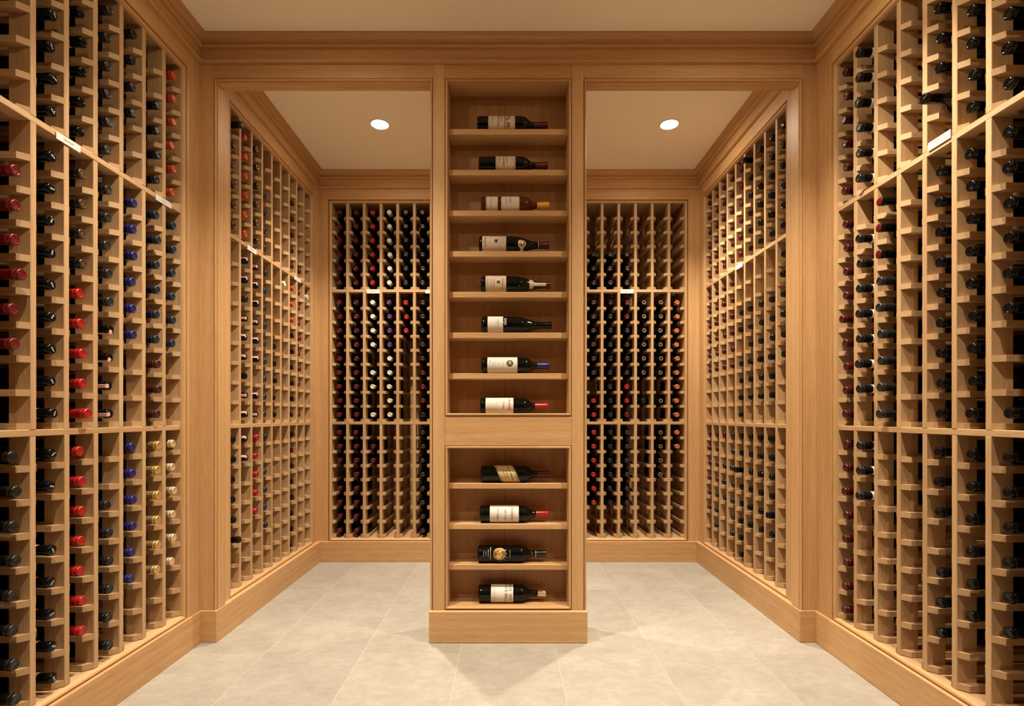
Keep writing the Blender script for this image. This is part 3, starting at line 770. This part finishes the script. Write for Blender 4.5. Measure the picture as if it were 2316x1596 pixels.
b = Show(1089, 1241.5, z[2], 0.0375, 'x', 'yellow', 1214.5, 'amber sweet wine bottle with yellow capsule and two cream labels', AMBER)
b.label(1100, 1126.5, PAPERW); b.lines((1101.5, 1111, 1125), -105, 105, INKB, 0.6)
b.label(1133.5, 1174.5, PAPERT if False else PAPERW); b.lines((1135, 1173), -105, 105, GOLDD, 0.6)
b.text('SAUTERNES', 1145, 0.0060, INKG, -10); b.text('YQUEM', 1154, 0.0095, INKG, -20); b.text('2015', 1163, 0.004, INKG, 0)
b = Show(1084, 1241.5, z[3], 0.0392, 'g', 'wine_red', 1216, 'sloping-shouldered bottle with oval crest on neck and heraldic label')
b.label(1091.5, 1145, PAPER); b.lines((1097, 1130.5, 1144), -105, 105, INKB, 0.4)
b.text('DOMAINE', 1094.5, 0.004, INKG, -10); b.text('Bouchard', 1099, 0.0105, INK, -10, 0.35); b.text('BEAUNE', 1108, 0.004, INKG, -5)
for (u, t, w_, h_) in ((-0.014, 0, 0.0055, 0.0065), (-0.0165, 0.005, 0.003, 0.004), (-0.009, 0.003, 0.003, 0.007), (-0.012, -0.006, 0.006, 0.0025), (-0.004, 0.0, 0.0025, 0.004)):
    b.shape(ell(w_, h_, 8), 1122.5 + t * 470, math.degrees(u / 0.039) + 5, INK)
b.shape(ell(0.0155, 0.0085), 1137.5, -18, INKB, off=0.0010); b.shape(ell(0.0145, 0.0076), 1137.5, -18, PAPER, off=0.0013); b.text('BEAUNE', 1137.5, 0.0045, INK, -18, off=0.0016)
shield = [(-0.0175, 0.0), (-0.0165, 0.009), (-0.011, 0.0155), (-0.003, 0.0180), (0.005, 0.0175), (0.012, 0.0135), (0.018, 0.0085), (0.034, 0.0080), (0.034, -0.0080), (0.018, -0.0085), (0.012, -0.0135), (0.005, -0.0175), (-0.003, -0.0180), (-0.011, -0.0155), (-0.0165, -0.009)]
b.shape(shield, 1180, 4, PAPER, 'neck_label', 0.0010)
b.shape([(u * 0.80 - 0.001, t * 0.78) for u, t in ell(0.0165, 0.0170, 20)], 1180, 2, TEALI, off=0.0014)
b.shape([(-0.0105, 0.0), (-0.006, 0.009), (0.004, 0.011), (0.009, 0.006), (0.003, 0.003), (0.007, -0.003), (0.002, -0.010), (-0.006, -0.009)], 1178.5, -1, GOLD, off=0.0018)
b.shape(ell(0.003, 0.0045, 10), 1177.5, -4, ORANGEI, off=0.0021)
b.lines((1217.5,), -90, 90, WHITE, 0.8, 0.0014)
b = Show(1088.5, 1244, z[4], 0.0405, 'g', 'wine_red', 1222, 'embossed sloping bottle with paper collar and strip on its neck')
b.label(1099, 1145, PAPER); b.text('HERMITAGE', 1104, 0.0065, INKG, -5); b.text('GRAND CRU', 1111, 0.0065, INKG, -5); b.text('DOMAINE', 1117.5, 0.0080, INKR, 0); b.text('Romanee', 1137.5, 0.0135, INKR, 4, 0.35); b.lines((1101, 1143.5), -105, 105, INKB, 0.3)
for (u, t, w_, h_) in ((-0.004, 0, 0.0045, 0.006), (-0.008, 0.006, 0.002, 0.004), (0.001, 0.006, 0.002, 0.004), (-0.003, -0.006, 0.006, 0.002), (-0.009, 0.0, 0.002, 0.003)):
    b.shape(ell(w_, h_, 8), 1127.5 + t * 470, math.degrees(u / 0.040), INK)
b.label(1197, 1206, PAPER, -60, 60, name='neck_label'); b.label(1205, 1234, PAPER, -26, 26, name='neck_strip', off=0.0012); b.text('GRAND CRU', 1220, 0.003, INKG, 0, off=0.0016)
rnd = random.Random(3)
mb = MB()
for q in range(46):
    zc = b.z(1163 + rnd.uniform(-14, 16)); a = R(rnd.uniform(-48, 20)); c = Vector(b.p(a, zc, 0.0))
    mb.lathe([(0.0016, 0.0), (0.0013, 0.0008), (0.0, 0.0014)], 8, 0, Matrix.Translation(c) @ Vector((c.x, c.y, 0)).to_track_quat('Z', 'Y').to_matrix().to_4x4())
tag(mb.build('embossing', GLASS, b.e, recentre=False), kind='stuff')
b = Show(1089.5, 1247.5, z[5], 0.0392, 'g', 'black_gloss', 1218, 'sloping black bottle with plain white label and white lettering')
b.label(1103.5, 1138, PAPERW); b.text('BARBARESCO', 1127, 0.0055, INKG, -10); b.text('2015', 1122.5, 0.0045, INKG, -10); b.text('GAJA', 1143, 0.0155, WHITE, -17, off=0.0012, on_glass=True)
mb = MB()
for q in range(24):
    zc = b.z(1186 + rnd.uniform(-7, 7)); a = R(rnd.uniform(-42, -2)); c = Vector(b.p(a, zc, 0.0))
    mb.lathe([(0.0015, 0.0), (0.0012, 0.0008), (0.0, 0.0013)], 8, 0, Matrix.Translation(c) @ Vector((c.x, c.y, 0)).to_track_quat('Z', 'Y').to_matrix().to_4x4())
tag(mb.build('embossing', GLASS, b.e, recentre=False), kind='stuff')
b = Show(1089.5, 1242.5, z[6], 0.0375, 'x', 'blue', 1214.5, 'dark bottle with blue capsule and black star disc on its label')
b.label(1103, 1170, PAPERW); b.lines((1168,), -105, 105, INKB, 0.3)
b.shape(ell(0.0150, 0.0150), 1153, -12, INK, off=0.0010); b.shape(star(0.0135, 0.0045, 8), 1153, -12, GOLD, off=0.0014); b.shape(ell(0.0040, 0.0040), 1153, -12, GOLD, off=0.0017)
b.text('SAN GUIDO', 1116, 0.0042, INKG, -8); b.text('2015', 1128.5, 0.0045, INKB, -12); b.text('Reserve', 1109, 0.0055, INK, -20, 0.35); b.lines((1122, 1138), -40, 30, INKG, 0.25)
b = Show(1086.5, 1239.5, FL_UP, 0.0375, 'x', 'red', 1209.5, 'dark bottle with bright red capsule and red script above the cross board')
b.label(1099, 1161, PAPERW); b.text('Penfolds', 1152, 0.0165, INKR, -14, 0.35); b.text('Grange', 1139.5, 0.0125, INKR, -8, 0.35); b.lines((1104, 1109, 1114, 1119, 1124, 1130), -45, 40, INKG, 0.22)
b = Show(1088.5, 1241.5, SH_LO[0], 0.0378, 'x', 'wine_red', 1214, 'dark bottle with slanted tan label, first shelf below the cross board')
sl = 0.0155
b.label(1128, 1169, PAPERT, -100, 100, sl); b.lines((1129.5, 1131.5, 1165.5, 1167.5), -100, 100, INK, 0.7, slope=sl)
b.text('Peter Michel', 1156, 0.0135, INK, -14, 0.35, sl); b.text('Les Pavots', 1147.5, 0.0090, INK, -10, 0.35, sl); b.text('Sonoma Red', 1141.5, 0.0085, INK, -6, 0.35, sl); b.lines((1136, 1138), -40, 30, INKG, 0.22, slope=sl)
b = Show(1086, 1239, SH_LO[1], 0.0378, 'x', 'red', 1211.5, 'dark bottle with red capsule and handwritten script label, lower shelves')
b.label(1108.5, 1173, PAPERW); b.text('Dominus', 1158.5, 0.0195, INKG, -14, 0.35); b.text('van Loby', 1143.5, 0.0150, INKG, -4, 0.35); b.text('Les Llanos', 1127, 0.0150, INKG, -10, 0.35); b.lines((1112, 1116, 1120), -20, 50, INKG, 0.22); b.lines((1124,), -5, 45, INKG, 0.4)
b = Show(1081, 1233.5, SH_LO[2], 0.0382, 'x', 'black_matte', 1209.5, 'black bottle with large gold medallion and gold ring, second lowest shelf')
b.shape(ell(0.0275, 0.0275, 40), 1130, -12, GOLD, off=0.0008); b.shape(ell(0.0255, 0.0252, 40), 1130, -12, GOLDD, off=0.0012); b.shape([(x, y) for x, y in star(0.020, 0.011, 5)], 1130, -8, GOLD, off=0.0016); b.shape(ell(0.010, 0.006), 1128, 6, GOLD, off=0.0017)
b.text('CABERNET SAUVIGNON', 1110, 0.0052, WHITE, -18); b.text('NAPA VALLEY', 1105, 0.0050, WHITE, -18); b.text('VINEYARD', 1100, 0.0038, WHITE, -16); b.text('ESTATE GROWN', 1095, 0.0032, WHITE, -16); b.text('ESTATE GROWN', 1153, 0.0050, PAPERT, -8)
for q, ch in enumerate('dcreek'):
    th = R(-34 + q * 27); rr = 0.036
    b.text(ch, 1130 + rr * math.cos(th) * SC * 0.9, 0.0095, WHITE, -12 + math.degrees(rr * math.sin(th) / 0.0382) + 4)
b.lines((1211,), -180, 180, GOLD, 1.0, 0.0016); b.text('2015', 1203.5, 0.005, WHITE, -8, off=0.0014)
b = Show(1082.5, 1234, FL_LO, 0.0385, 'x', 'steel', 1216, 'dark bottle with pale metal capsule and dated cream label, lowest shelf')
b.label(1111, 1160.5, PAPERW); b.text('MONTE BELLO', 1144.5, 0.0178, INK, -30); b.text('RIDGE  2018', 1154.0, 0.0168, INK, -34); b.lines((1114, 1116, 1118, 1120, 1122.5), -58, 55, INKG, 0.3)

# ------------------------------------------------------------------ name cards on the rack shelves
def card(put, u0, u1, h, hh, text, label, size, flip, second=None, front=0.0):
    """flip: reading direction along the wall"""
    e = MB()
    a, b2 = put(u0, -0.0035 + front, h), put(u1, -0.0012 + front, h + hh)
    o = MB().cbox(a[0], b2[0], a[1], b2[1], a[2], b2[2], 0.0004).build('shelf_card', CARD)
    tag(o, label, 'name card', 'name cards on the rack shelves')
    uc = (u0 + u1) / 2
    mb = MB()
    lines_ = [(text, h + hh / 2)] if not second else [(text, h + hh * 0.66), (second, h + hh * 0.34)]
    for tx, hc in lines_:
        flat_text(mb, tx, size if hc == lines_[0][1] else size * 0.86, lambda s, t: put(uc + flip * s, -0.0039 + front, hc + t))
    mb.build('lettering', INKG, o, recentre=True)
def uz(px, X): return F * X / abs(px - VX)
card(pl, uz(125, XN), uz(180, XN), 1.8305, 0.022, 'PIEDMONT', 'white name card on upper shelf of the left front rack, nearest the viewer', 0.0075, 1)
card(pl, uz(351, XN), uz(386, XN), 1.8305, 0.022, 'TUSCANY', 'white name card on upper shelf of the left front rack, beside the pillar', 0.0075, 1)
card(pr, uz(2152, XN), uz(2101.5, XN), 1.851, 0.027, 'TEMP SENSOR', 'white two-line notice card standing on upper shelf of the right front rack', 0.0080, -1, '(ON SITE IN WATERS)')
card(ql, uz(558, XI), uz(579, XI), 1.829, 0.024, 'BURGUNDY', 'white name card on left inner rack shelf, closer to the doorway', 0.0075, 1)
card(ql, uz(665, XI), uz(679, XI), 1.829, 0.024, 'RHONE', 'white name card on left inner rack shelf, closer to the back corner', 0.0075, 1)
card(qr, uz(1681, XI), uz(1665, XI), 1.829, 0.024, 'ITALY', 'brightly lit white name card on shelf of the right inner rack', 0.0075, -1)
def ux(px): return (px - VX) * YB / F
card(pb, ux(829), ux(859), 1.829, 0.028, 'BORDEAUX', 'white name card on back rack shelf, third column from left corner', 0.0075, 1)
card(pb, ux(962), ux(992), 1.829, 0.024, 'SPAIN', 'white name card on back rack shelf half hidden by the display column', 0.0075, 1)
card(pb, ux(1403), ux(1433), 1.829, 0.028, 'RHONE', 'white name card on back rack shelf, right of the display column', 0.0075, 1)

# ------------------------------------------------------------------ downlights
NAMES = ['recessed ceiling light glowing above the inner left rack', 'recessed ceiling light glowing above the inner right rack',
         'recessed ceiling light over the front left of the room', 'recessed ceiling light over the front right of the room',
         'recessed ceiling light behind the viewer on the left', 'recessed ceiling light behind the viewer on the right']
for (x, y), nm, dim in zip(DOWNLIGHTS, NAMES, LIGHT_DIM):
    e = empty('recessed_light', (x, y, CEIL)); tag(e, nm, 'ceiling light', 'recessed ceiling lights')
    m = MB().lathe([(0.0455, -0.0002), (0.057, -0.0002), (0.057, -0.002), (0.052, -0.004), (0.0465, -0.003), (0.0455, -0.0002)], 40)
    m.build('trim_ring', RING, e, recentre=False)
    m = MB().lathe([(0.046, -0.0012), (0.030, -0.0028), (0.012, -0.0036), (0.0, -0.0038)], 40)
    m.build('lens', LENS, e, recentre=False)
    for nm2, P, size, bl in (('beam', LIGHT_W['beam'], 107, 1.0), ('spill', LIGHT_W['spill'], 165, 0.5)):
        ld = bpy.data.lights.new('lamp_' + nm2, 'SPOT'); ld.energy = P * dim; ld.color = LIGHT_COL
        ld.spot_size = R(size); ld.spot_blend = bl; ld.shadow_soft_size = 0.034
        lo = bpy.data.objects.new('lamp_' + nm2, ld); COL.objects.link(lo); lo.parent = e; lo.location = (0, 0, -0.012)
